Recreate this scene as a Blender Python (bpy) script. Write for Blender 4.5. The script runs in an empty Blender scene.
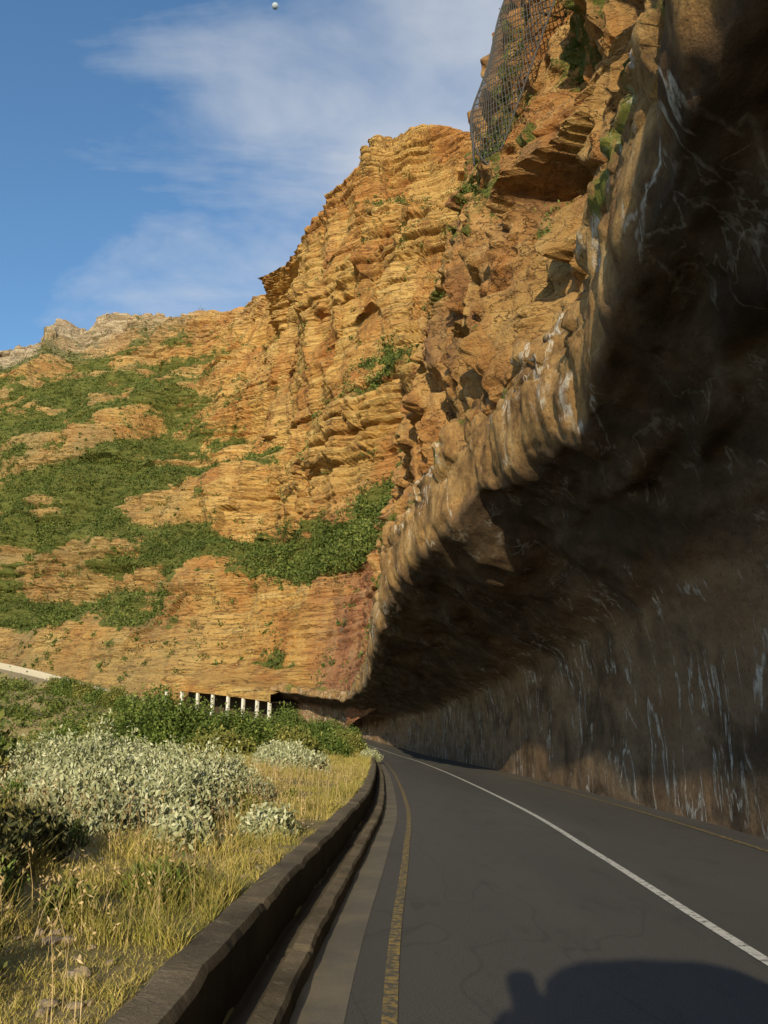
import bpy, math, bmesh, numpy as np
from mathutils import Vector
rng=np.random.default_rng(7)
scene=bpy.context.scene
# ---------------------------------------------------------------- noise
def _h(ix,iy,iz,seed):
    with np.errstate(over='ignore'):
        h=(ix.astype(np.int64)*374761393+iy.astype(np.int64)*668265263+iz.astype(np.int64)*2147483647+seed*974634777)&0xffffffff
        h=((h^(h>>13))*1274126177)&0xffffffff
        h=((h^(h>>16))*2246822519)&0xffffffff
        h=h^(h>>15)
    return (h&0xffffff)/float(0xffffff)
def vn(p,seed=0):
    f=np.floor(p); d=p-f; d=d*d*(3-2*d); i=f.astype(np.int64)
    x,y,z=i[...,0],i[...,1],i[...,2]; u,v,w=d[...,0],d[...,1],d[...,2]
    r=0
    for a in (0,1):
        for b in (0,1):
            for c in (0,1):
                r=r+_h(x+a,y+b,z+c,seed)*(u if a else 1-u)*(v if b else 1-v)*(w if c else 1-w)
    return r*2-1
def fbm(p,oct=4,seed=0,gain=.5):
    r=0;a=1;t=0
    for o in range(oct):
        r=r+a*vn(p*(2.03**o),seed+o*17); t+=a; a*=gain
    return r/t
def block(p,size,seed,warp=.35,crack=0.,tilt=0.):
    s=np.array(size); q=p/s
    q=q+warp*np.stack([fbm(q*.7,2,seed+1),fbm(q*.7,2,seed+2),fbm(q*np.array([.3,.3,.5]),3,seed+3)],-1)
    row=np.floor(q[...,2]); 
    ox=_h(row,row*0,row*0,seed+5)
    ix=np.floor(q[...,0]+ox); iy=np.floor(q[...,1]+ox*1.7)
    r=_h(ix,iy,row,seed)
    fz=(q[...,2]-row)*2-1; fy=(q[...,1]+ox*1.7-iy)*2-1
    if tilt: r=r+tilt*(fz*(_h(ix,iy,row,seed+7)-.5)+fy*(_h(ix,iy,row,seed+8)-.5))
    if crack: r=r-crack*(np.abs(fz)**8+.6*np.abs(fy)**10)
    return r
def strata(zv,p,T,seed,crack=.5):
    q=zv/T; L_=np.floor(q); f=(q-L_)
    a=_h(L_,L_*0,L_*0,seed); b=vn(np.stack([p[...,0]*.02+L_*3.7,p[...,1]*.02,L_*1.3],-1),seed+1)*.5+.5
    return .5*a+.5*b+.3*f-crack*np.abs(f*2-1)**8
def sstep(a,b,x):
    t=np.clip((x-a)/(b-a),0,1); return t*t*(3-2*t)
def blur(d,n=1):
    for _ in range(n):
        e=d.copy(); e[1:-1]=(d[:-2]+2*d[1:-1]+d[2:])/4; d=e.copy(); d[:,1:-1]=(e[:,:-2]+2*e[:,1:-1]+e[:,2:])/4
    return d
# ---------------------------------------------------------------- mesh helpers
def mesh_obj(name,V,F,mat=None,smooth=False,attrs=None,parent=None):
    V=np.ascontiguousarray(V.reshape(-1,3),dtype=np.float32); F=np.ascontiguousarray(F,dtype=np.int32)
    k=F.shape[1]; me=bpy.data.meshes.new(name)
    me.vertices.add(len(V)); me.vertices.foreach_set('co',V.ravel())
    me.loops.add(F.size); me.loops.foreach_set('vertex_index',F.ravel())
    me.polygons.add(len(F)); me.polygons.foreach_set('loop_start',np.arange(0,F.size,k,dtype=np.int32))
    me.polygons.foreach_set('loop_total',np.full(len(F),k,dtype=np.int32))
    me.polygons.foreach_set('use_smooth',np.full(len(F),smooth,dtype=bool))
    me.update(calc_edges=True)
    if attrs:
        for n,a in attrs.items():
            at=me.attributes.new(n,'FLOAT','POINT'); at.data.foreach_set('value',np.ascontiguousarray(a.ravel(),dtype=np.float32))
    if mat: me.materials.append(mat)
    ob=bpy.data.objects.new(name,me); scene.collection.objects.link(ob)
    if parent: ob.parent=parent
    return ob
def gridF(nr,nc,flip=False):
    i=np.arange(nr*nc).reshape(nr,nc)
    a,b,c,d=i[:-1,:-1].ravel(),i[:-1,1:].ravel(),i[1:,1:].ravel(),i[1:,:-1].ravel()
    return np.stack([a,d,c,b] if flip else [a,b,c,d],1)
def grid_normals(P):
    du=np.gradient(P,axis=1); dv=np.gradient(P,axis=0); n=np.cross(du,dv)
    return n/(np.linalg.norm(n,axis=-1,keepdims=True)+1e-9)
def box(name,c,s,mat,parent=None,rotz=0,bevel=0):
    x,y,z=[q/2 for q in s]
    V=np.array([[-x,-y,-z],[x,-y,-z],[x,y,-z],[-x,y,-z],[-x,-y,z],[x,-y,z],[x,y,z],[-x,y,z]],float)
    F=np.array([[0,3,2,1],[4,5,6,7],[0,1,5,4],[1,2,6,5],[2,3,7,6],[3,0,4,7]])
    o=mesh_obj(name,V,F,mat,parent=parent); o.location=c; o.rotation_euler[2]=rotz
    if bevel:
        m=o.modifiers.new('b','BEVEL'); m.width=bevel; m.segments=2
    return o
def empty(name):
    e=bpy.data.objects.new(name,None); scene.collection.objects.link(e); return e
# ---------------------------------------------------------------- material helper
class M:
    def __init__(s,name,rough=.9,spec=.2):
        s.m=bpy.data.materials.new(name); s.m.use_nodes=True; s.t=s.m.node_tree; s.n=s.t.nodes; s.l=s.t.links
        s.b=s.n['Principled BSDF']; s.b.inputs['Roughness'].default_value=rough
        s.b.inputs['Specular IOR Level'].default_value=spec
        s.co=s.n.new('ShaderNodeTexCoord').outputs['Object']
    def mp(s,scale=(1,1,1),rot=(0,0,0),src=None):
        n=s.n.new('ShaderNodeMapping'); n.inputs['Scale'].default_value=scale; n.inputs['Rotation'].default_value=rot
        s.l.new(src or s.co,n.inputs['Vector']); return n.outputs[0]
    def noise(s,scale,detail=5,rough=.6,dist=0,vec=None):
        n=s.n.new('ShaderNodeTexNoise'); n.inputs['Scale'].default_value=scale; n.inputs['Detail'].default_value=detail
        n.inputs['Roughness'].default_value=rough; n.inputs['Distortion'].default_value=dist
        s.l.new(vec or s.co,n.inputs['Vector']); return n.outputs['Fac']
    def vor(s,scale,vec=None,feature='F1'):
        n=s.n.new('ShaderNodeTexVoronoi'); n.feature=feature; n.inputs['Scale'].default_value=scale
        s.l.new(vec or s.co,n.inputs['Vector']); return n.outputs[0]
    def ramp(s,f,stops):
        n=s.n.new('ShaderNodeValToRGB'); e=n.color_ramp.elements
        for i,(p,c) in enumerate(stops):
            x=e[i] if i<2 else e.new(p)
            x.position=p; x.color=tuple(c)+(1,) if isinstance(c,(tuple,list)) else (c,c,c,1)
        s.l.new(f,n.inputs[0]); return n.outputs[0]
    def mix(s,f,a,b,mode='MIX'):
        n=s.n.new('ShaderNodeMix'); n.data_type='RGBA'; n.blend_type=mode
        for sock,v in ((n.inputs[0],f),(n.inputs[6],a),(n.inputs[7],b)):
            if hasattr(v,'links'): s.l.new(v,sock)
            elif isinstance(v,(int,float)): sock.default_value=v
            else: sock.default_value=tuple(v)+(1,)
        return n.outputs[2]
    def math(s,op,a,b=0):
        n=s.n.new('ShaderNodeMath'); n.operation=op
        for i,v in ((0,a),(1,b)):
            if hasattr(v,'links'): s.l.new(v,n.inputs[i])
            else: n.inputs[i].default_value=v
        return n.outputs[0]
    def attr(s,name):
        n=s.n.new('ShaderNodeAttribute'); n.attribute_name=name; return n.outputs['Fac']
    def isl(s):
        return s.n.new('ShaderNodeNewGeometry').outputs['Random Per Island']
    def col(s,c):
        if hasattr(c,'links'): s.l.new(c,s.b.inputs['Base Color'])
        else: s.b.inputs['Base Color'].default_value=tuple(c)+(1,)
        return s
    def bump(s,h,dist=.05,strength=.6):
        n=s.n.new('ShaderNodeBump'); n.inputs['Distance'].default_value=dist; n.inputs['Strength'].default_value=strength
        s.l.new(h,n.inputs['Height']); s.l.new(n.outputs[0],s.b.inputs['Normal']); return s
def rock_mat(name,sc=1.0,near=False):
    a=M(name)
    tiltv=a.mp((.28,.28,1.9),(math.radians(2),math.radians(3.5),0)) if not near else a.mp((.9,.9,1.2),(math.radians(14),math.radians(5),0))
    st=a.noise(.28*sc,10,.70,.1,tiltv)
    big=a.noise(.035*sc,5,.6)
    fine=a.noise(1.6*sc,8,.75)
    if near: c=a.ramp(st,[(.30,(.16,.08,.035)),(.43,(.41,.21,.075)),(.55,(.55,.33,.13)),(.70,(.65,.46,.23))])
    else: c=a.ramp(st,[(.30,(.25,.125,.042)),(.42,(.47,.26,.078)),(.54,(.61,.385,.125)),(.68,(.70,.51,.22))])
    c=a.mix(a.ramp(big,[(.42,0.),(.62,.6)]),c,(.58,.39,.15))
    c=a.mix(a.ramp(a.noise(.08*sc,5,.65,vec=a.mp((1,1,.5))),[(.47,0.),(.62,.75)]),c,(.44,.185,.055))
    cr=a.noise(.75*sc,4,.6,.1,a.mp((.13,.13,1.3),(math.radians(2),math.radians(3.5),0)) if not near else a.mp((.5,.5,1.),(math.radians(14),math.radians(5),0)))
    crk=a.ramp(a.math('ABSOLUTE',a.math('SUBTRACT',cr,.5)),[(.0,.85),(.02,0.)])
    crk=a.math('MULTIPLY',crk,a.ramp(a.noise(.1*sc,4,.6),[(.40,.3),(.58,1.)]))
    c=a.mix(crk,c,(.12,.065,.03))
    vs=a.ramp(a.noise(.22*sc,5,.6,.2,a.mp((1.6,1.6,.16))),[(.54,0.),(.68,.55)])
    c=a.mix(vs,c,(.20,.10,.055))
    c=a.mix(a.ramp(fine,[(.32,.6),(.46,0.)]),c,(.14,.08,.038))
    c=a.mix(a.ramp(fine,[(.56,0.),(.70,.45)]),c,(.72,.57,.32))
    if near: c=a.mix(a.ramp(a.noise(.5,5,.6,.2,a.mp((1,1,.3))),[(.52,0.),(.68,.65)]),c,(.18,.11,.07))
    # browner rock of the distant slope, with distance haze painted into its colour
    c=a.mix(a.math('MULTIPLY',a.attr('slope'),a.ramp(a.noise(.05,6,.7),[(.35,.9),(.62,.25)])),c,a.mix(fine,(.17,.14,.055),(.40,.31,.16)))
    red=a.attr('red')
    c=a.mix(a.math('MULTIPLY',red,.85),c,a.ramp(a.noise(.22*sc,6,.7,.3,a.mp((1.4,1.4,.35))),[(.32,(.18,.12,.09)),(.48,(.38,.16,.085)),(.6,(.46,.25,.13)),(.75,(.50,.40,.26))]))
    g=a.mix(a.noise(.5*sc,5,.7),(.05,.085,.014),(.18,.20,.05))
    v=a.math('ADD',a.attr('veg'),a.math('MULTIPLY',a.math('SUBTRACT',a.noise(.4*sc,7,.75),.5),2.2))
    c=a.mix(a.ramp(v,[(.44,0.),(.58,.92)]),c,g)
    c=a.mix(a.math('MULTIPLY',a.attr('pale'),.75),c,a.ramp(st,[(.35,(.16,.13,.10)),(.6,(.58,.51,.41))]))
    a.col(c)
    h=a.math('ADD',a.math('MULTIPLY',st,1.6),fine)
    h=a.math('SUBTRACT',h,a.math('MULTIPLY',crk,.6))
    a.bump(h,.75/sc,1.); return a.m
mtn_mat=rock_mat('mountain_rock')
cliff_mat=rock_mat('cliff_rock',4.0,True)
# ---------------------------------------------------------------- road path
CP=np.array([(1.9,-45,0),(2.2,-25,0),(2.45,-10,0),(2.6,0,0),(2.7,6,0),(2.95,12,0),(3.2,20,0),(3.18,36,0),(2.95,52,0),(2.5,70,0),(1.3,92,.1),(-2.5,114,1.1),(-9,130,2.7),(-17.5,142,4.3),(-28,150,5.8),(-40,157,7.4),(-56,167,11.),(-75,180,15.5),(-95,193,19.),(-135,218,23),(-180,250,25)],float)
def catmull(C,t):
    n=len(C); t=np.clip(t,0,n-1-1e-9); i=np.floor(t).astype(int); f=(t-i)[...,None]
    g=lambda k:C[np.clip(k,0,n-1)]
    p0,p1,p2,p3=g(i-1),g(i),g(i+1),g(i+2)
    return .5*((2*p1)+(-p0+p2)*f+(2*p0-5*p1+4*p2-p3)*f**2+(-p0+3*p1-3*p2+p3)*f**3)
dense=catmull(CP,np.linspace(0,len(CP)-1,6000))
cum=np.concatenate([[0],np.cumsum(np.linalg.norm(np.diff(dense[:,:2],axis=0),axis=1))])
STOT=cum[-1]
def path(s):
    return np.stack([np.interp(s,cum,dense[:,k]) for k in range(3)],-1)
_sm=np.linspace(0,STOT,1200); _pm=path(_sm); _tg=np.gradient(_pm[:,:2],axis=0)
ker=np.ones(9)/9
_tg=np.stack([np.convolve(np.pad(_tg[:,k],4,mode='edge'),ker,'valid') for k in (0,1)],-1)
_tg/=np.linalg.norm(_tg,axis=1,keepdims=True)
def rightn(s):
    tx=np.interp(s,_sm,_tg[:,0]); ty=np.interp(s,_sm,_tg[:,1]); l=np.hypot(tx,ty)
    return np.stack([ty/l,-tx/l],-1)
def s_at_y(y): return float(np.interp(y,dense[:,1],cum))
def sweep(s,off,z):
    p=path(s); r=rightn(s)
    return np.stack([p[:,0]+r[:,0]*off,p[:,1]+r[:,1]*off,p[:,2]+z],-1)
sR=np.concatenate([np.arange(0,s_at_y(80),.5),np.arange(s_at_y(80),STOT,1.0)])
def strip(name,o0,o1,z,mat,s=None,n=2):
    s=sR if s is None else s
    off=np.linspace(o0,o1,n)[:,None]*np.ones(len(s)); 
    return mesh_obj(name,sweep(s,off,off*0+z),gridF(n,len(s),True),mat,True)
a=M('asphalt',.8,.3)
n1=a.noise(70,4,.75); n2=a.noise(.35,4,.6,vec=a.mp((1,.12,1)))
c=a.mix(a.ramp(n1,[(.3,0.),(.7,1.)]),(.042,.040,.037),(.135,.125,.112)); c=a.mix(a.ramp(n2,[(.35,0.),(.7,.5)]),c,(.155,.138,.115))
c=a.mix(a.ramp(a.vor(90),[(.0,.5),(.28,0.)]),c,(.24,.22,.19))
c=a.mix(a.ramp(a.noise(2.2,6,.75,vec=a.mp((1,.3,1))),[(.54,0.),(.70,.4)]),c,(.04,.038,.036))
sl=a.noise(.5,3,.5,.3,a.mp((1,.25,1))); c=a.mix(a.ramp(a.math('ABSOLUTE',a.math('SUBTRACT',sl,.5)),[(.0,.3),(.002,0.)]),c,(.03,.03,.03))
a.col(c).bump(n1,.015,.7); asphalt=a.m
a=M('gutter_concrete',.9); n1=a.noise(60,4,.7); n2=a.noise(1.2,5,.65)
c=a.mix(n1,(.10,.09,.07),(.21,.185,.145)); c=a.mix(a.ramp(n2,[(.4,0.),(.65,.6)]),c,(.28,.23,.16)); a.col(c).bump(n1,.01,.5); gutter=a.m
def paint(name,colr,wear):
    a=M(name,.7); w=a.ramp(a.noise(14,6,.75),[(wear-.06,1.),(wear+.08,0.)]); 
    a.col(a.mix(w,colr,(.10,.095,.08))); return a.m
white=paint('white_road_paint',(.72,.68,.60),.42); yellow=paint('yellow_road_paint',(.38,.26,.08),.51)
strip('road',-2.9,3.3,0,asphalt,n=8)
strip('road_gutter',-3.3,-2.896,.004,gutter,n=3)
strip('centre_line_marking',-.05,.05,.008,white)
strip('edge_line_marking',-2.69,-2.60,.008,yellow)
strip('edge_line_marking',2.43,2.53,.008,yellow)
# ---------------------------------------------------------------- parapet
a=M('parapet_concrete',.95); n1=a.noise(25,6,.7); n2=a.noise(1.3,5,.65)
c=a.mix(n1,(.13,.10,.065),(.30,.24,.16)); c=a.mix(a.ramp(n2,[(.4,0.),(.68,.85)]),c,(.07,.055,.035))
c=a.mix(a.ramp(a.noise(7,5,.7),[(.6,0.),(.72,.7)]),c,(.36,.32,.22)); 
c=a.mix(a.attr('shade'),c,(.035,.028,.018)); a.col(c).bump(n1,.02,.8); parapet_m=a.m
a=M('retaining_wall_stone',.95); n1=a.noise(3,6,.7); a.col(a.mix(a.attr('shade'),a.mix(n1,(.34,.30,.23),(.62,.57,.47)),(.10,.08,.05))).bump(n1,.1,.6); rwall=a.m
sP=np.concatenate([np.arange(0,s_at_y(40),.1),np.arange(s_at_y(40),s_at_y(98),.4)])
prof=np.array([(-3.20,-.1),(-3.20,.11),(-3.22,.14),(-3.33,.15),(-3.35,.12),(-3.47,.06),(-3.50,.09),(-3.51,.40),(-3.54,.44),(-3.72,.45),(-3.76,.41),(-3.78,-.3)])
off=prof[:,0][:,None]+0*sP; z=prof[:,1][:,None]+0*sP
P=sweep(sP,off,z); P+= .022*np.stack([fbm(P*2.5,4,1),0*P[...,0],fbm(P*2.5,4,2)],-1)
jo=np.abs(((sP/3.0)%1)-.5)>.485
P[1:11,jo,2]-=.02
shd=np.array([.3,.5,.1,.0,.4,.9,.8,.6,.2,0,0,0])[:,None]+0*sP  # shade on the inner face and kerb groove, painted into the concrete
mesh_obj('parapet_wall',P,gridF(len(prof),len(sP),False),parapet_m,False,{'shade':shd})
sF=np.arange(s_at_y(141.5)+26,STOT-1,.8)
prof=np.array([(-3.2,-.1),(-3.2,1.1),(-3.6,1.1),(-3.62,-.2),(-3.65,-.25),(-3.9,-7)])
mesh_obj('parapet_wall',sweep(sF,prof[:,0][:,None]+0*sF,prof[:,1][:,None]+0*sF),gridF(6,len(sF)),rwall,False,{'shade':np.array([.2,0,0,.1,.8,.9])[:,None]+0*sF})  # wall below the road painted dark for its shade
# ---------------------------------------------------------------- overhang
lip_y=[-50,0,6,10,13,16.5,20,23.5,30,38,53,80,113,142]
lip_o=[.5,.3,.15,.5,.45,.2,-1.0,-1.9,-2.6,-3.05,-3.6,-3.7,-3.3,-2.8]
sO=np.concatenate([np.arange(0,s_at_y(-2),.4),np.arange(s_at_y(-2),s_at_y(35),.08),np.arange(s_at_y(35),s_at_y(70),.18),np.arange(s_at_y(70),s_at_y(142),.5)])
pO=path(sO); L=np.interp(pO[:,1],lip_y,lip_o)
L=np.convolve(np.pad(L,12,mode='edge'),np.ones(25)/25,'valid')
base=[(3.05,-.15),(3.08,.6),(3.1,1.6),(3.1,2.8),(3.0,3.8),(2.75,4.5)]
K=[]
for o_,z_ in base: K.append((np.full_like(sO,o_),np.full_like(sO,z_)))
for f,z_ in ((.25,5.1),(.5,5.7),(.8,6.35)):
    K.append((2.75+(L+.6-2.75)*f,np.full_like(sO,z_)))
for d,z_ in ((.6,6.75),(.2,6.95),(-.08,7.15),(-.25,7.7),(-.25,8.4),(-.1,9.1),(.15,9.8),(.6,10.4),(1.8,11.0)):
    K.append((L+d,np.full_like(sO,z_)))
KO=np.array([k[0] for k in K]); KZ=np.array([k[1] for k in K])
tt=np.linspace(0,len(K)-1,210)
off=catmull(KO,tt); z=catmull(KZ,tt)
low=sstep(88,118,pO[:,1])
zw=z*(1-.22*low)[None,:]-np.maximum(z-7,0)*.45*low[None,:]
P=sweep(sO,off,zw); N=grid_normals(P)
if N[100,300,2]>0: N=-N
hz=z
sv_=np.stack([P[...,0],P[...,1],P[...,2]*.25],-1)
up=sstep(3.0,6.0,hz); lipm=sstep(6.3,7.3,hz); topm=sstep(8.6,9.8,hz)
rough=.40*fbm(P*.35,3,11)+.10*fbm(P*np.array([1.1,1.1,.9]),4,12)+.05*fbm(P*4,4,13)
fold=np.abs(fbm(sv_*.55,4,14)); fold2=np.abs(fbm(sv_*1.9,3,18))
disp=rough*(.16+.84*up)-(fold*1.5-.3)*lipm*.26-fold2*.24*lipm-np.abs(fbm(P*.9,3,16))*.30*(up*(1-lipm))
disp+=(block(P,(2.2,2.0,1.2),28,.5,.2,.8)-.5)*.30*sstep(5.,6.,hz)*(1-lipm)
disp+=(block(P,(1.7,1.9,1.1),29,.4,.15,.6)-.5)*.05*(1-up)
disp+=(block(P,(1.6,1.4,1.2),26,.6,.1,1.)-.5)*.07*lipm
disp=blur(disp,2)
disp+=(block(P,(1.9,1.6,1.1),15,.5,.2,.8)-.5)*.6*topm+(block(P,(.7,.6,.4),25,.5,.2,.8)-.5)*.22*sstep(8.,9.4,hz)
P=P+N*disp[...,None]
yv=P[...,1]*.3
P[...,2]+= .6*fbm(np.stack([yv,0*yv,0*yv+3],-1),4,19)*sstep(4,7,hz)*(1-.6*low[None,:])
a=M('stained_shotcrete',.95,.15)
wv_=a.mp((1,.45,1.1))
n1=a.noise(1.0,9,.7,.2,wv_); n2=a.noise(9,6,.75); n3=a.noise(.35,4,vec=wv_)
c=a.ramp(n1,[(.3,(.11,.072,.046)),(.45,(.20,.132,.08)),(.58,(.28,.19,.115)),(.75,(.39,.285,.18))])
c=a.mix(a.ramp(n3,[(.4,0.),(.65,.6)]),c,(.28,.165,.085))
lipA=a.attr('lip')
c=a.mix(a.math('MULTIPLY',lipA,.9),c,a.ramp(a.noise(.9,9,.76,.3,a.mp((1,1,.55))),[(.34,(.11,.06,.028)),(.45,(.32,.18,.07)),(.56,(.47,.29,.115)),(.68,(.58,.43,.24))]))
under_shade=a.attr('under_shade')
c=a.mix(a.math('MULTIPLY',under_shade,a.ramp(n1,[(.35,.88),(.7,.55)])),c,(.026,.018,.012))  # shadow under the overhang painted into the ceiling colour
dk=a.ramp(a.noise(.75,8,.7,.3,a.mp((.9,.5,.6))),[(.48,0.),(.62,.7)])
c=a.mix(dk,c,(.05,.034,.022))
def streak(sc,vec,wid,mlo,seedrot):
    s1=a.noise(sc,4,.55,.6,a.mp(vec,(0,0,seedrot)))
    ridge=a.math('ABSOLUTE',a.math('SUBTRACT',s1,.5))
    msk=a.ramp(a.noise(.45,4,.7,vec=a.mp((1,.8,1.0),(0,0,seedrot))),[(mlo,0.),(mlo+.06,1.)])
    return a.math('MULTIPLY',a.math('MULTIPLY',a.ramp(ridge,[(.0,1.),(wid*.4,.9),(wid,0.)]),msk),a.math('SUBTRACT',1.,a.math('MULTIPLY',under_shade,.8)))
for sc,vec,wid,ml,sr in ((.9,(1.,.75,.20),.018,.51,0.),(1.5,(1.,.8,.16),.016,.52,.7)):
    c=a.mix(a.math('MULTIPLY',streak(sc,vec,wid,ml,sr),a.ramp(n2,[(.33,.15),(.58,.9)])),c,(.66,.62,.55))
c=a.mix(a.ramp(n2,[(.34,.6),(.45,0.)]),c,(.04,.028,.018))
mo=a.ramp(a.math('ADD',a.attr('moss'),a.math('MULTIPLY',a.math('SUBTRACT',a.noise(3,6,.7),.5),1.6)),[(.5,0.),(.65,.8)])
c=a.mix(mo,c,(.14,.17,.03))
a.col(c).bump(a.math('ADD',n1,a.math('MULTIPLY',n2,.4)),.18,1.)
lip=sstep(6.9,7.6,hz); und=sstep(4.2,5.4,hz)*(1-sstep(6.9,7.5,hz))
moss=sstep(8.2,9.4,hz)*sstep(-.15,.3,fbm(P*.5,3,27))*.68
mesh_obj('rock_overhang',P,gridF(len(tt),len(sO)),a.m,True,{'lip':lip,'under_shade':und,'moss':moss})
# ---------------------------------------------------------------- near cliff
sC=np.concatenate([np.arange(s_at_y(-14),s_at_y(6),.25),np.arange(s_at_y(6),s_at_y(45),.075),np.arange(s_at_y(45),s_at_y(96),.2)])
hC=np.concatenate([np.arange(8.8,26,.075),np.arange(26,45,.16),np.arange(45,95,.5)])
pC=path(sC); Lc=np.interp(pC[:,1],lip_y,lip_o)
Lc=np.convolve(np.pad(Lc,20,mode='edge'),np.ones(41)/41,'valid')
lean=.22+.35*sstep(70,96,pC[:,1])
off=Lc[None,:]+.34+lean[None,:]*(hC[:,None]-8.5)
P=sweep(sC,off,hC[:,None]+0*off)
Nn=np.zeros_like(P); r=rightn(sC); Nn[...,0]=-r[:,0]; Nn[...,1]=-r[:,1]-.25; Nn/=np.linalg.norm(Nn,axis=-1,keepdims=True)
tilt=P.copy(); tilt[...,2]+=.22*P[...,1]+.5*fbm(P*.2,3,30)
g1=np.abs(fbm(P*np.array([.16,.16,.08]),4,36))
d=1.9*fbm(P*.12,3,31)-1.8*g1+.4+.95*(block(tilt,(4.2,3.4,3.4),32,.45,.1,1.4)-.5)+.6*(block(tilt,(1.8,1.4,1.6),33,.5,.15,1.3)-.5)+.30*(block(tilt,(.8,.7,.6),34,.5,.2,1.3)-.5)+.10*(block(tilt,(.35,.3,.25),37,.5,.2,1.)-.5)+.16*fbm(P*1.4,5,35)
d*=(.30+.70*sstep(9.2,11.5,hC))[:,None]
d=blur(d,1)
P=P+Nn*d[...,None]
vegc=sstep(.04,.32,fbm(P*.28,4,41))*.8*sstep(9.5,11,P[...,2])
mesh_obj('cliff',P,gridF(len(hC),len(sC)),cliff_mat,False,{'veg':vegc*.7,'pale':vegc*0,'red':vegc*0})
cliffP,cliffV=P,vegc
# ---------------------------------------------------------------- mountain
B=np.array([(-230,290,25),(-135,226,21),(-92,199,17),(-74,187,14),(-55,173,10),(-40,163,7.),(-27,156,6),(-17,149,6),(-10,139,6),(-6,130,5.5),(-3,116,6.5),(1,100,9),(6,80,15),(30,60,25)],float)
R=np.array([(-470,420,190),(-330,430,222),(-239,450,236),(-199,450,244),(-159,450,255),(-113,440,247),(-66,400,236),(-36,300,198),(-10,252,199),(-3,250,214),(17,245,211),(37,235,196),(80,200,186),(150,150,180)],float)
W=np.array([0,0,0,.05,.2,.5,.85,1,1,1,1,1,1,1.])
pc=np.array([(0,0),(.04,.15),(.24,.215),(.28,.34),(.48,.43),(.58,.68),(.76,.79),(.86,.97),(1,1),(1.2,.85)])
ps=np.array([(0,0),(.035,.075),(.13,.12),(.17,.20),(.38,.36),(.42,.45),(.68,.66),(.90,.91),(1,1),(1.2,.85)])
def resample(p,n):
    q=p*np.array([160,210]); c_=np.concatenate([[0],np.cumsum(np.hypot(*np.diff(q,axis=0).T))]); t=np.linspace(0,c_[-1],n)
    return np.stack([np.interp(t,c_,p[:,0]),np.interp(t,c_,p[:,1])],-1)
NR,NC=720,950
t=np.linspace(0,len(B)-1,NC)
Bc=catmull(B,t); Rc=catmull(R,t); w=np.interp(t,np.arange(len(B)),W)
A=resample(pc,NR)[:,None,:]*w[None,:,None]+resample(ps,NR)[:,None,:]*(1-w)[None,:,None]
P=np.empty((NR,NC,3)); 
P[...,0]=Bc[:,0]+(Rc[:,0]-Bc[:,0])*A[...,0]; P[...,1]=Bc[:,1]+(Rc[:,1]-Bc[:,1])*A[...,0]; P[...,2]=Bc[:,2]-2+(Rc[:,2]-Bc[:,2]+2)*A[...,1]
for _ in range(14): P[1:-1]=(P[:-2]+2*P[1:-1]+P[2:])/4
N=grid_normals(P)
if N[200,500,1]>0: N=-N
hn=N.copy(); hn[...,2]*=.3; hn/=np.linalg.norm(hn,axis=-1,keepdims=True)
nz=N[...,2]; wl=(1-w)[None,:]; hrel=A[...,1]
amp=sstep(0,30,P[...,2]-Bc[:,2])
big=fbm(P*np.array([.018,.018,.010]),4,51)
gul=np.abs(fbm(P*np.array([.035,.035,.014]),4,52))
gul2=np.abs(fbm(P*np.array([.012,.012,.004]),3,69))
P=P+hn*((big*14+(gul*-17+3)+wl*(-34*gul2+8))*(.12+.88*amp))[...,None]
crest=sstep(.86,.97,hrel)*wl
P[...,2]+=crest*(9*np.maximum(fbm(P*np.array([.05,.05,.02]),4,66),-.2)+5*(block(P,(16,16,7),67,.5,.1,.8)-.5))
zt=P[...,2]+.06*P[...,0]+5*fbm(P*.010,2,60)+.6*fbm(P*.06,3,63)
steep=1-sstep(.55,.85,nz)
outc=sstep(.05,.30,fbm(P*np.array([.020,.020,.035]),3,68))
steep=np.maximum(steep,outc*.9)
tl=P.copy(); tl[...,2]=zt
lay=.45+.9*sstep(-.35,.35,fbm(P*np.array([.02,.02,.045]),3,70))   # smooth faces alternating with ledgy beds
bd=lay*(3.8*(strata(zt,P,8.3,53,.4)-.5)+2.6*(strata(zt,P,3.7,54,.5)-.5)+1.4*(strata(zt,P,1.9,57,.6)-.5))
bd+=2.6*(block(tl,(24,24,16),58,.5,.1,.8)-.5)+1.1*lay*(block(tl,(8,8,3.7),55,.4,.25,.5)-.5)+.6*lay*(block(tl,(3.4,3.4,1.9),59,.4,.25,.5)-.5)+.8*fbm(P*.16,5,56)
P=P+hn*(bd*(.35+.65*steep)*(.35+.65*amp))[...,None]
lf=fbm(P*.022,4,61); mf=fbm(P*np.array([.07,.07,.12]),5,62,.6)
bench=sstep(.14,.165,hrel)*(1-sstep(.225,.26,hrel))*w[None,:]
veg=sstep(.0,.42,.70*(nz-.55)+.40*lf+.75*mf+.28*wl+.05+.38*bench-.32*outc*wl)
veg*=1-.85*sstep(.86,.99,hrel)
veg*=1-w[None,:]*sstep(.36,.5,hrel)*.7
veg*=sstep(3,10,P[...,2]-Bc[:,2])
pale=sstep(.84,.96,hrel)*wl*sstep(-.45,.0,lf)
ti=np.arange(NC)/(NC-1)*(len(B)-1)
red=(sstep(6.9,8.0,ti)[None,:]*(1-sstep(38,64,P[...,2]+12*lf)))*sstep(-.6,.0,mf+.1)
slope=sstep(.15,.9,wl)*(1-.5*outc)+0*P[...,0]
slope=np.maximum(slope,.5*(1-sstep(20,40,P[...,2]))*sstep(0.05,.5,wl))
mesh_obj('mountain',P,gridF(NR,NC),mtn_mat,False,{'veg':veg,'pale':pale,'red':red,'slope':slope})
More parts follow.
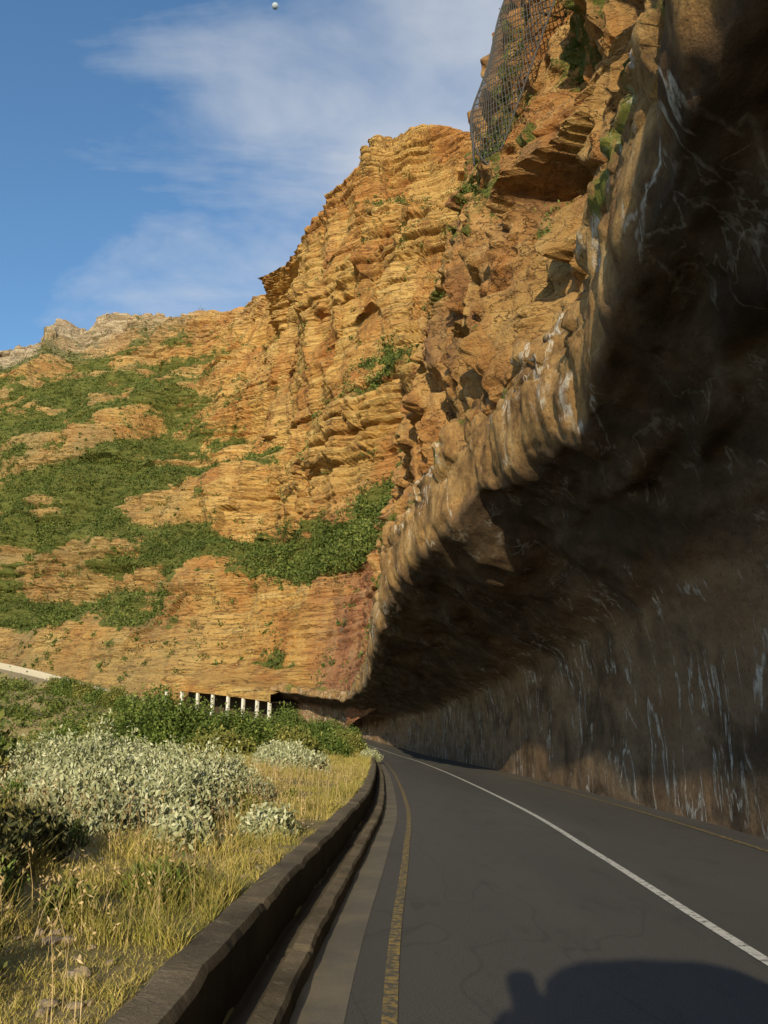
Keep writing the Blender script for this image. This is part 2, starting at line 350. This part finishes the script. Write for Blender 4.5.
mP,mV,mA=P,veg,A
# ---------------------------------------------------------------- ground heightfield
gx=np.unique(np.concatenate([np.arange(-260,-40,4),np.arange(-40,-9,.8),np.arange(-9,-2,.2),np.arange(-2,1.2,.08),np.arange(1.2,8,.8),np.arange(8,80,8)]))
gy=np.unique(np.concatenate([np.arange(-60,0,2.),np.arange(0,22,.2),np.arange(22,60,.6),np.arange(60,280,2.)]))
GX,GY=np.meshgrid(gx,gy)
ss=np.linspace(0,STOT,900); pp=path(ss); rr=rightn(ss)
def offsets(X,Y):
    X=X.ravel();Y=Y.ravel(); o=np.empty(len(X)); zz=np.empty(len(X))
    for i in range(0,len(X),20000):
        dx=X[i:i+20000,None]-pp[:,0]; dy=Y[i:i+20000,None]-pp[:,1]
        k=np.argmin(dx*dx+dy*dy,axis=1); ar=np.arange(len(k))
        o[i:i+20000]=dx[ar,k]*rr[k,0]+dy[ar,k]*rr[k,1]; zz[i:i+20000]=pp[k,2]
    return o,zz
def gz(X,Y):
    sh=X.shape; o,zr=offsets(X,Y); X=X.ravel();Y=Y.ravel()
    d=-o-3.75
    far=sstep(95,125,Y)
    z=zr+.36+.22*sstep(.2,3,d)+.15*sstep(2,6,d)*(1-far)-.22*np.maximum(d-20,0)*(1-far)-.30*np.maximum(d,0)*far-1.2*far-2.5*sstep(160,185,Y)
    p=np.stack([X,Y,0*X],-1)
    z=z+.10*fbm(p*.7,4,71)*sstep(0,1.5,d)+.5*fbm(p*.08,3,72)*sstep(3,12,d)
    z=np.maximum(z,-14)
    k=1-sstep(-.45,-.10,d); z=z*(1-k)+(zr-.35)*k
    return z.reshape(sh)
a=M('dry_grass_soil',.95); n1=a.noise(9,7,.7); n2=a.noise(.5,5,.65)
c=a.mix(n1,(.17,.13,.06),(.42,.33,.16)); c=a.mix(a.ramp(n2,[(.48,0.),(.68,.6)]),c,(.14,.15,.04)); a.col(c).bump(n1,.06,.8)
mesh_obj('ground',np.stack([GX,GY,gz(GX,GY)],-1),gridF(*GX.shape),a.m,True)
a=M('sea_water',.12,.5); a.col((.02,.07,.10)).bump(a.noise(.4,4),.3,.5)
mesh_obj('sea',np.array([[-6000,-6000,-13],[6000,-6000,-13],[6000,6000,-13],[-6000,6000,-13]],float),np.array([[0,1,2,3]]),a.m)
# ---------------------------------------------------------------- vegetation
def leafmat(name,c0,c1,c2,trans=0,ns=1.4):
    a=M(name,.7,.25); c=a.ramp(a.isl(),[(0.,c0),(.55,c1),(1.,c2)])
    c=a.mix(a.ramp(a.noise(ns,3),[(.35,.6),(.6,0.)]),c,c0); a.col(c)
    if trans:
        tr=a.n.new('ShaderNodeBsdfTranslucent'); a.l.new(c,tr.inputs[0]); mx=a.n.new('ShaderNodeMixShader'); mx.inputs[0].default_value=trans
        a.l.new(a.b.outputs[0],mx.inputs[1]); a.l.new(tr.outputs[0],mx.inputs[2]); a.l.new(mx.outputs[0],a.n['Material Output'].inputs[0])
    return a.m
silver=leafmat('silver_leaves',(.19,.21,.10),(.40,.42,.25),(.62,.62,.44))
green=leafmat('green_leaves',(.04,.07,.012),(.10,.15,.025),(.21,.25,.06),0,.5)
olive=leafmat('olive_leaves',(.08,.09,.02),(.19,.20,.045),(.34,.31,.09))
shadedm=leafmat('shaded_leaves',(.03,.035,.012),(.09,.095,.03),(.22,.19,.08))  # leaf colour darkened to paint in the shade on these bushes
grassm=leafmat('grass_blades',(.19,.20,.035),(.50,.40,.11),(.72,.56,.24),.2,.8)
drym=leafmat('dry_stalks',(.26,.19,.09),(.44,.32,.16),(.6,.46,.26))
mtng=leafmat('mountain_shrub_leaves',(.04,.065,.012),(.09,.125,.022),(.18,.20,.05),0,.05)
def unit(n):
    v=rng.normal(size=(n,3)); return v/np.linalg.norm(v,axis=1,keepdims=True)
def leaves(C,l,wd,upb=0.):
    n=len(C); u=unit(n); u[:,2]+=upb; u/=np.linalg.norm(u,axis=1,keepdims=True)
    b=np.cross(u,unit(n)); b/=np.linalg.norm(b,axis=1,keepdims=True)+1e-9
    l=l*rng.uniform(.6,1.3,(n,1)); wd=wd*rng.uniform(.7,1.2,(n,1))
    V=np.stack([C-u*l,C+b*wd,C+u*l,C-b*wd],1); return V.reshape(-1,3)
def quads(n): return np.arange(n*4).reshape(n,4)
def shrub(name,c,r,nspr,nl,ll,lw,mat,spread=.10,upb=.5):
    c=np.array(c,float); r=np.array(r,float)
    u=unit(nspr); u[:,2]=np.abs(u[:,2])*1.0-.12
    k=1+.6*fbm(u*2.4+c,3,int(abs(c[0]*7+c[1]*3))+5)
    rad=rng.uniform(.35,1.0,(nspr,1))**.5
    S=c+u*r*rad*k[:,None]
    S=S[S[:,2]>c[2]-.1*r[2]]
    L_=np.repeat(S,nl,0)+rng.normal(size=(len(S)*nl,3))*spread*np.array([1,1,1.3])
    V=leaves(L_,ll,lw,upb); F=quads(len(L_))
    m=min(60,len(S)); T=S[rng.choice(len(S),m,False)]; b0=np.repeat(c[None]-[[0,0,.15]],m,0)+rng.normal(size=(m,3))*r*.15; b0[:,2]=c[2]-.15
    wv=np.cross(T-b0,unit(m)); wv/=np.linalg.norm(wv,axis=1,keepdims=True); wv*=.012
    SV=np.stack([b0-wv,b0+wv,T+wv*.3,T-wv*.3],1).reshape(-1,3)
    return mesh_obj(name,np.concatenate([V,SV]),np.concatenate([F,quads(m)+len(V)]),mat)
def gzs(x,y): return float(gz(np.array([[x]]),np.array([[y]]))[0,0])
for (x,y,rx,ry,rz,n) in [(-4.6,13.2,1.5,1.2,.85,520),(-3.0,12.0,.9,1.0,.66,340),(-5.6,16.5,1.8,1.6,1.15,520),(-3.5,15.5,1.3,1.3,.85,380),(-2.75,10.6,.5,.5,.38,180),(-3.9,10.9,.7,.6,.5,220),(-3.3,9.7,.4,.4,.35,120)]:
    shrub('silver_bush',(x,y,gzs(x,y)),(rx,ry,rz),n,24,.042,.018,silver,.07,1.0)
for (x,y,q) in [(-2.7,27,.9),(-3.6,30,1.1),(-1.45,10.6,.25),(-4.4,36,1.1),(-1.0,58,.7),(-2.1,9.0,.3),(-6.9,16.8,.7)]:
    shrub('silver_bush',(x,y,gzs(x,y)),(q,q,q*.75),int(260*q+60),24,.045+.02*(y>20),.02+.008*(y>20),silver,.08,.9)
for (x,y,rx,ry,rz,m) in [(-11.0,42,3.4,3.0,3.3,green),(-8.2,46,2.4,2.2,2.7,green),(-15.5,50,3,3,2.2,olive),(-7.0,58,2.6,3,3.0,green),(-5.2,46,1.6,1.5,1.4,olive),(-3.6,52,1.4,1.5,1.2,green),(-5.2,68,2.2,2.0,2.6,green),(-20.5,60,4,3.4,2.6,green),(-27,66,4,4,2.6,olive),(-33,74,5,4,3.4,green),(-3.1,66,1.6,2,1.7,olive),(-3.6,80,1.9,1.8,2.4,green),(-7.5,38,1.5,1.4,.9,olive),(-24,78,4,4,3.8,green),(-14,72,3.6,3,3.2,green),(-40,80,5,5,3.2,green),(-10,80,3,3,3.3,olive),(-19,88,3.5,3,3.6,green),(-30,92,4,4,4.0,olive),(-6,92,2.6,2.6,3.2,green),(-10.2,21,1.0,1.0,1.0,green),(-12.5,24,1.4,1.2,1.3,green),(-8.3,15.5,1.2,1.2,.8,olive),(-9.8,18.5,1.5,1.2,1.1,green)]:
    shrub('green_bush',(x,y,gzs(x,y)),(rx,ry,rz),int(400*rx),14,.10,.05,m,.2,.3)
for i,s in enumerate(np.linspace(s_at_y(158),s_at_y(173),7)):
    p=path(s); r=rightn(s); q=p[:2]-r*(4.9+.5*(i%2)); shrub('green_bush',(q[0],q[1],p[2]-2.6),(2.6,2.2,3.6+.6*(i%3)),800,12,.2,.1,green if i%2 else olive,.35,.3)
for (x,y,rx,rz) in [(-3.4,6.3,.8,.5),(-4.6,7.8,1.0,.55),(-2.7,5.0,.4,.3),(-5.6,9.6,.9,.6),(-3.2,7.3,.5,.35),(-4.0,6.9,.8,.5)]:
    shrub('shaded_bush',(x,y,gzs(x,y)),(rx,rx,rz),int(300*rx),20,.042,.016,shadedm,.07,1.0)
for i in range(16):
    y=4.2+rng.random()**1.4*14; x=float(np.interp(y,dense[:4200,1],dense[:4200,0]))-4.1-rng.random()*(1.2+.25*y); q=rng.uniform(.10,.24)
    shrub('green_tuft',(x,y,gzs(x,y)),(q,q,q*1.1),int(60+180*q),16,.03,.010,olive if i%3 else green,.04,1.4)
def blades(X,Y,h,wd,lean=.35):
    n=len(X); Z=gz(X[None],Y[None])[0]-.02; b=np.stack([X,Y,Z],-1); an=rng.uniform(0,6.283,n)
    s_=np.stack([np.cos(an),np.sin(an),0*an],-1)*wd; ln=rng.normal(size=(n,3))*lean*h[:,None]; ln[:,2]=h
    m=b+ln*.55; m[:,:2]-=ln[:,:2]*.2; tp=b+ln
    V=np.stack([b-s_,b+s_,m+s_*.7,m-s_*.7,m-s_*.7,m+s_*.7,tp+s_*.12,tp-s_*.12],1).reshape(-1,3); return V
n=230000; Y=3+rng.random(n)**1.9*60; d=.03+rng.random(n)**1.3*np.interp(Y,[3,12,60],[4.5,8,16])
xl=np.interp(Y,dense[:4200,1],dense[:4200,0])-3.8
X=xl-d
pq=np.stack([X,Y,0*X],-1)
den=.6*fbm(pq*.9,3,81)+.6*fbm(pq*3.1,2,82); keep=den>-.25+rng.random(n)*.3-.15
X,Y,den=X[keep],Y[keep],den[keep]
h=(.04+.19*sstep(-.1,.55,den))*rng.uniform(.4,1.6,len(X))*(1+.4*sstep(15,50,Y)); wd=(.0022+.00022*Y)[:,None]*np.ones((1,3))
V=blades(X,Y,h,wd,.5); mesh_obj('grass',V,quads(len(V)//4),grassm)
n=3600; Y=3+rng.random(n)**1.4*25; X=np.interp(Y,dense[:4200,1],dense[:4200,0])-3.85-rng.random(n)**.8*5.5
kp=fbm(np.stack([X,Y,0*X],-1)*.8,2,85)>-.15; X,Y=X[kp],Y[kp]; n=len(X)
h=rng.uniform(.2,.52,n); V=blades(X,Y,h,(.002+.0002*Y)[:,None]*np.ones((1,3)),.22); Z=V.reshape(n,8,3)[:,6]
H=np.repeat(Z,7,0)+rng.normal(size=(n*7,3))*np.array([.012,.012,.03]); HV=leaves(H,.016,.006,1.)
mesh_obj('dry_grass_stalks',np.concatenate([V,HV]),quads((len(V)+len(HV))//4),drym)
def stones(name,X,Y,s,mat):
    bm=bmesh.new(); bmesh.ops.create_icosphere(bm,subdivisions=2,radius=1); T=np.array([v.co[:] for v in bm.verts]); TF=np.array([[v.index for v in f.verts] for f in bm.faces]); bm.free()
    Z=gz(X[None],Y[None])[0]; VV=[];FF=[]
    for i in range(len(X)):
        t_=T*(1+.45*fbm(T*1.6+i*7.1,2,i)[:,None])*s[i]*rng.uniform(.6,1.2,3)*np.array([1,1,.6]); VV.append(t_+[X[i],Y[i],Z[i]+.1*s[i]]); FF.append(TF+i*len(T))
    mesh_obj(name,np.concatenate(VV),np.concatenate(FF),mat)
n=260; Y=3.2+rng.random(n)**1.6*14; X=np.interp(Y,dense[:4200,1],dense[:4200,0])-3.95-rng.random(n)**1.5*4
sm=M('loose_stone',.9); sm.col(sm.mix(sm.noise(8,5),(.16,.12,.08),(.42,.34,.24)))
stones('loose_stones',X,Y,rng.uniform(.012,.055,n),sm.m)
def scatter(name,P,mask,n,size,nl,leaf,mat):
    idx=rng.choice(P.shape[0]*P.shape[1],n,p=(mask/mask.sum()).ravel()); C=P.reshape(-1,3)[idx]
    sz=size*rng.uniform(.4,1.6,(n,1))**1.4
    L_=np.repeat(C,nl,0)+rng.normal(size=(n*nl,3))*np.repeat(sz,nl,0)*np.array([.5,.5,.38])+np.array([0,0,.25])*np.repeat(sz,nl,0)
    V=leaves(L_,leaf,leaf*.6); mesh_obj(name,V,quads(n*nl),mat)
msk=(mV**1.6+.06*(A[...,1]<.9)*(A[...,1]>.02)*(.35+2.2*(1-w)[None,:]))*(mA[...,1]<.97); msk[:,:60]=0
scatter('mountain_shrubs',mP,msk,11500,1.35,30,.33,mtng)
cm=cliffV**2+.0005; cm[:30]=0
scatter('cliff_shrubs',cliffP,cm,850,.30,100,.05,green)
o_=rng.uniform(4,60,2600); s_=rng.uniform(s_at_y(100),STOT-20,2600); pq=sweep(s_,-(o_)[None],0*s_[None])[0]
pq[:,2]=gz(pq[None,:,0],pq[None,:,1])[0]
scatter('hillside_shrubs',pq[None],np.ones((1,len(pq))),2600,1.5,50,.3,mtng)
# ---------------------------------------------------------------- gallery with columns
a=M('column_concrete',.8); a.col(a.mix(a.noise(3,4),(.55,.53,.48),(.72,.70,.66))); colm=a.m
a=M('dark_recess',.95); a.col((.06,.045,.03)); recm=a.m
def gallery(s0,s1,ncol,hh,th):
    G=empty('road_gallery'); sg=np.linspace(s0,s1,90)
    prof=np.array([(-3.6,hh),(-3.9,hh+.05),(-3.9,hh+th),(-3.4,hh+th+.3),(-1.5,hh+th+.9),(1,hh+th+1.6),(3,hh+th+2.4),(6.5,hh+th+4.5)])
    Pg=sweep(sg,prof[:,0][:,None]+0*sg,prof[:,1][:,None]+0*sg); nn_=fbm(Pg*.35,4,91)[...,None]; Pg[2:]+=1.0*nn_[2:]*np.array([.3,0,1])
    edge=sstep(0,.2,np.linspace(0,1,90))*(1-sstep(.8,1.,np.linspace(0,1,90))); Pg[3:,:,2]-=(1-edge)[None,:]*np.array([.2,.6,1.2,1.8,3.])[:,None]
    mesh_obj('roof',Pg,gridF(len(prof),len(sg)),mtn_mat,parent=G)
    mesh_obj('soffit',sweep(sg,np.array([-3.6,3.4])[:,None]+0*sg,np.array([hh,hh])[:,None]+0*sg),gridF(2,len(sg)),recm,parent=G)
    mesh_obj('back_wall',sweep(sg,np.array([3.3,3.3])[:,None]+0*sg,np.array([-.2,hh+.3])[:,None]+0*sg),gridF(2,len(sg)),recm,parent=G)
    for i,s in enumerate(np.linspace(s0+1,s1-1,ncol)):
        p=path(s); r=rightn(s); q=p[:2]-r*3.45
        box('column_%d'%(i+1),(q[0],q[1],p[2]+hh/2),(.5,.5,hh),colm,G,math.atan2(r[1],r[0]),.05)
gs=s_at_y(140.5)
gallery(gs,gs+29,8,3.7,1.5)
# ---------------------------------------------------------------- rockfall net
def curves(name,lines,depth,mat,parent=None):
    cu=bpy.data.curves.new(name,'CURVE'); cu.dimensions='3D'; cu.bevel_depth=depth; cu.bevel_resolution=0
    for ln in lines:
        sp=cu.splines.new('POLY'); sp.points.add(len(ln)-1)
        for k,p in enumerate(ln): sp.points[k].co=(*p,1)
    cu.materials.append(mat); o=bpy.data.objects.new(name,cu); scene.collection.objects.link(o)
    if parent:o.parent=parent
    return o
a=M('net_steel',.6); a.col((.06,.06,.065)); netm=a.m
NA=np.array([3.05,23,22.6]);NB=np.array([3.75,23,20.2]);ND=np.array([5.9,20.0,32.0]);NCc=np.array([7.2,20.,29.4])
def net(u,v):
    p=(NA*(1-u)+ND*u)*(1-v)+(NB*(1-u)+NCc*u)*v
    return p+np.array([.10,-.1,-.3])*math.sin(math.pi*u*3)**2*.6*(1-v)+np.array([-.3,0,-.2])*math.sin(math.pi*v)
lines=[]
nu,nv=38,11
for k in range(-nv,nu+1):
    for sg_ in (1,-1):
        ln=[]
        for j in range(nv+1):
            i=k+j if sg_>0 else k+nv-j
            if 0<=i<=nu: ln.append(net(i/nu,j/nv))
        if len(ln)>1: lines.append(ln)
ne=empty('rockfall_net')
curves('mesh_cords',lines,.020,netm,ne)
curves('border_cables',[[net(i/30,0) for i in range(31)],[net(i/30,1) for i in range(31)],[net(0,j/8) for j in range(9)],[tuple(NA),(3.08,23,20.4)],[tuple(NB),(4.4,23.6,19.0)],[tuple(net(.5,0)),tuple(net(.5,0)+np.array([1.9,.6,-.8]))]],.04,netm,ne)
# ---------------------------------------------------------------- vehicle with photographer
carm=M('car_paint',.3,.5).col((.35,.36,.38)).m; glass=M('car_glass',.1,.5).col((.02,.025,.03)).m; tyre=M('tyre_rubber',.8).col((.02,.02,.02)).m
car=empty('car')
def loft(name,secs,mat):
    secs=np.array(secs,float); secs[...,1]+=.5; nS,nP=secs.shape[:2]
    F=[]
    for i in range(nS-1):
        for j in range(nP):
            k=(j+1)%nP; F.append([i*nP+j,i*nP+k,(i+1)*nP+k,(i+1)*nP+j])
    me=bpy.data.meshes.new(name); me.from_pydata([tuple(v) for v in secs.reshape(-1,3)],[],F+[list(range(nP))[::-1],list(range((nS-1)*nP,nS*nP))])
    me.materials.append(mat); o=bpy.data.objects.new(name,me); scene.collection.objects.link(o); o.parent=car
    for p in me.polygons:p.use_smooth=True
    return o
cx=.86
def ring(y,hw,z0,z1,tw):
    m=(z0+z1)/2; h=z1-z0
    return [(cx-hw*.9,y,z0),(cx+hw*.9,y,z0),(cx+hw,y,z0+.1*h),(cx+hw,y,m),(cx+tw+.04,y,z1-.16*h),(cx+tw-.08,y,z1-.07*h),(cx+tw*.6,y,z1-.02*h),(cx,y,z1),(cx-tw*.6,y,z1-.02*h),(cx-tw+.08,y,z1-.07*h),(cx-tw-.04,y,z1-.16*h),(cx-hw,y,m),(cx-hw,y,z0+.1*h)]
loft('body',[ring(1.15,.60,.38,.7,.5),ring(1.05,.74,.3,.80,.62),ring(.2,.80,.25,.95,.72),ring(-.2,.80,.25,1.03,.74),ring(-3.0,.80,.25,1.03,.74),ring(-3.3,.76,.35,.95,.68)],carm)
loft('cabin',[ring(-.1,.68,.95,1.02,.6),ring(-.4,.70,.95,1.45,.60),ring(-.65,.72,.95,1.72,.62),ring(-.9,.73,.95,1.84,.64),ring(-1.2,.73,.95,1.92,.66),ring(-2.5,.73,.95,1.86,.62),ring(-2.95,.72,.95,1.70,.58),ring(-3.2,.70,.95,1.05,.6)],carm)
loft('side_windows',[ring(-1.05,.745,1.15,1.6,.69),ring(-2.7,.745,1.15,1.6,.69)],glass)
for i,(wx,wy) in enumerate([(cx-.72,.9),(cx+.72,.9),(cx-.72,-2.1),(cx+.72,-2.1)]):
    me=bpy.data.meshes.new('wheel'); bm=bmesh.new(); bmesh.ops.create_cone(bm,cap_ends=True,segments=32,radius1=.34,radius2=.34,depth=.2); bm.to_mesh(me); bm.free(); me.materials.append(tyre)
    o=bpy.data.objects.new('wheel_%d'%(i+1),me); scene.collection.objects.link(o); o.location=(wx,wy,.35); o.rotation_euler=(0,math.pi/2,0); o.parent=car
    b=o.modifiers.new('b','BEVEL'); b.width=.03
box('wing_mirror',(cx+.92,.2,1.1),(.2,.1,.16),carm,car,0,.03)
cloth=M('jacket',.9).col((.06,.08,.14)).m
me=bpy.data.meshes.new('photographer')
pts=[((.30,-.85,.95),.24),((.20,-.66,1.25),.28),((.10,-.46,1.44),.18),((.05,-.36,1.56),.08),((.02,-.32,1.66),.11),((.02,-.31,1.74),.095),
     ((-.14,-.50,1.32),.10),((-.22,-.36,1.26),.075),((-.08,-.16,1.40),.045),((-.02,-.13,1.45),.035),((.32,-.40,1.40),.10),((.30,-.28,1.34),.07),((.10,-.16,1.41),.045),((.05,-.13,1.45),.035)]
me.from_pydata([p for p,_ in pts],[(0,1),(1,2),(2,3),(3,4),(4,5),(2,6),(6,7),(7,8),(8,9),(2,10),(10,11),(11,12),(12,13)],[])
ph=bpy.data.objects.new('photographer',me); scene.collection.objects.link(ph); ph.modifiers.new('s','SKIN'); sd=ph.modifiers.new('ss','SUBSURF'); sd.levels=2; sd.render_levels=2
for i,(p,r_) in enumerate(pts): me.skin_vertices[0].data[i].radius=(r_,r_)
me.skin_vertices[0].data[0].use_root=True; me.materials.append(cloth)
# ---------------------------------------------------------------- moon
bm=bmesh.new(); bmesh.ops.create_uvsphere(bm,u_segments=32,v_segments=16,radius=11); me=bpy.data.meshes.new('moon'); bm.to_mesh(me); bm.free()
a=M('moon_rock',1.,0.); a.col(a.mix(a.noise(.12,4),(.25,.32,.42),(.5,.57,.65))); me.materials.append(a.m)
for p in me.polygons:p.use_smooth=True
mo=bpy.data.objects.new('moon',me); scene.collection.objects.link(mo)
mo.location=Vector((-.136,.787,.884)).normalized()*3200
# ---------------------------------------------------------------- light
EL=math.radians(15); AZ=math.radians(8)
sv=Vector((-math.sin(AZ)*math.cos(EL),-math.cos(AZ)*math.cos(EL),math.sin(EL)))
sl=bpy.data.lights.new('sun','SUN'); sl.energy=5.0; sl.angle=math.radians(.5); sl.color=(1,.85,.56)
so=bpy.data.objects.new('sun',sl); scene.collection.objects.link(so); so.rotation_euler=sv.to_track_quat('Z','Y').to_euler()
wd=bpy.data.worlds.new('World'); scene.world=wd; wd.use_nodes=True; nt=wd.node_tree; nn=nt.nodes; ll=nt.links
bg=nn['Background']; bg.inputs[1].default_value=.15
sky=nn.new('ShaderNodeTexSky'); sky.sky_type='NISHITA'; sky.sun_disc=False; sky.sun_elevation=EL; sky.sun_rotation=math.pi+AZ; sky.air_density=1.1; sky.dust_density=.3; sky.ozone_density=2.6
hs=nn.new('ShaderNodeHueSaturation'); hs.inputs['Saturation'].default_value=1.12; hs.inputs['Value'].default_value=1.3; ll.new(sky.outputs[0],hs.inputs['Color'])
tc=nn.new('ShaderNodeTexCoord'); sep=nn.new('ShaderNodeSeparateXYZ'); ll.new(tc.outputs['Generated'],sep.inputs[0])
def mth(op,a_,b_=0):
    n=nn.new('ShaderNodeMath'); n.operation=op
    for i,v in ((0,a_),(1,b_)):
        if hasattr(v,'links'): ll.new(v,n.inputs[i])
        else: n.inputs[i].default_value=v
    return n.outputs[0]
zz=mth('ADD',mth('MAXIMUM',sep.outputs[2],0),.3)
cb=nn.new('ShaderNodeCombineXYZ'); ll.new(mth('DIVIDE',sep.outputs[0],zz),cb.inputs[0]); ll.new(mth('DIVIDE',sep.outputs[1],zz),cb.inputs[1])
def wn(scale,rot,s,det,dist,loc=(0,0,0)):
    mp=nn.new('ShaderNodeMapping'); mp.inputs['Scale'].default_value=s; mp.inputs['Rotation'].default_value=(0,0,rot); mp.inputs['Location'].default_value=loc; ll.new(cb.outputs[0],mp.inputs[0])
    n=nn.new('ShaderNodeTexNoise'); n.inputs['Scale'].default_value=scale; n.inputs['Detail'].default_value=det; n.inputs['Roughness'].default_value=.58; n.inputs['Distortion'].default_value=dist; ll.new(mp.outputs[0],n.inputs['Vector']); return n.outputs['Fac']
w1=wn(3.0,1.0,(.7,2.2,1),9,.6); w2=wn(1.8,-.5,(1,1.3,1),6,.4,(3.3,1.2,0))
bias=mth('MULTIPLY',mth('ADD',sep.outputs[0],.15),.75)
cov=mth('ADD',mth('ADD',mth('MULTIPLY',w1,.62),mth('MULTIPLY',w2,.72)),bias)
rp=nn.new('ShaderNodeValToRGB'); rp.color_ramp.elements[0].position=.54; rp.color_ramp.elements[0].color=(0,0,0,1); rp.color_ramp.elements[1].position=.98; rp.color_ramp.elements[1].color=(.97,.97,.97,1); ll.new(cov,rp.inputs[0])
mx=nn.new('ShaderNodeMix'); mx.data_type='RGBA'; ll.new(rp.outputs[0],mx.inputs[0]); ll.new(hs.outputs[0],mx.inputs[6]); mx.inputs[7].default_value=(4.9,5.0,5.1,1)
ll.new(mx.outputs[2],bg.inputs[0])
# ---------------------------------------------------------------- camera
cd=bpy.data.cameras.new('camera'); cam=bpy.data.objects.new('camera',cd); scene.collection.objects.link(cam); scene.camera=cam
cam.location=(0,0,1.5); cam.rotation_euler=(math.radians(90+16),0,0); cd.sensor_fit='VERTICAL'; cd.sensor_height=36; cd.lens=36*800/1024; cd.clip_start=.05; cd.clip_end=12000
scene.view_settings.view_transform='Standard'; scene.view_settings.look='None'; scene.view_settings.exposure=0
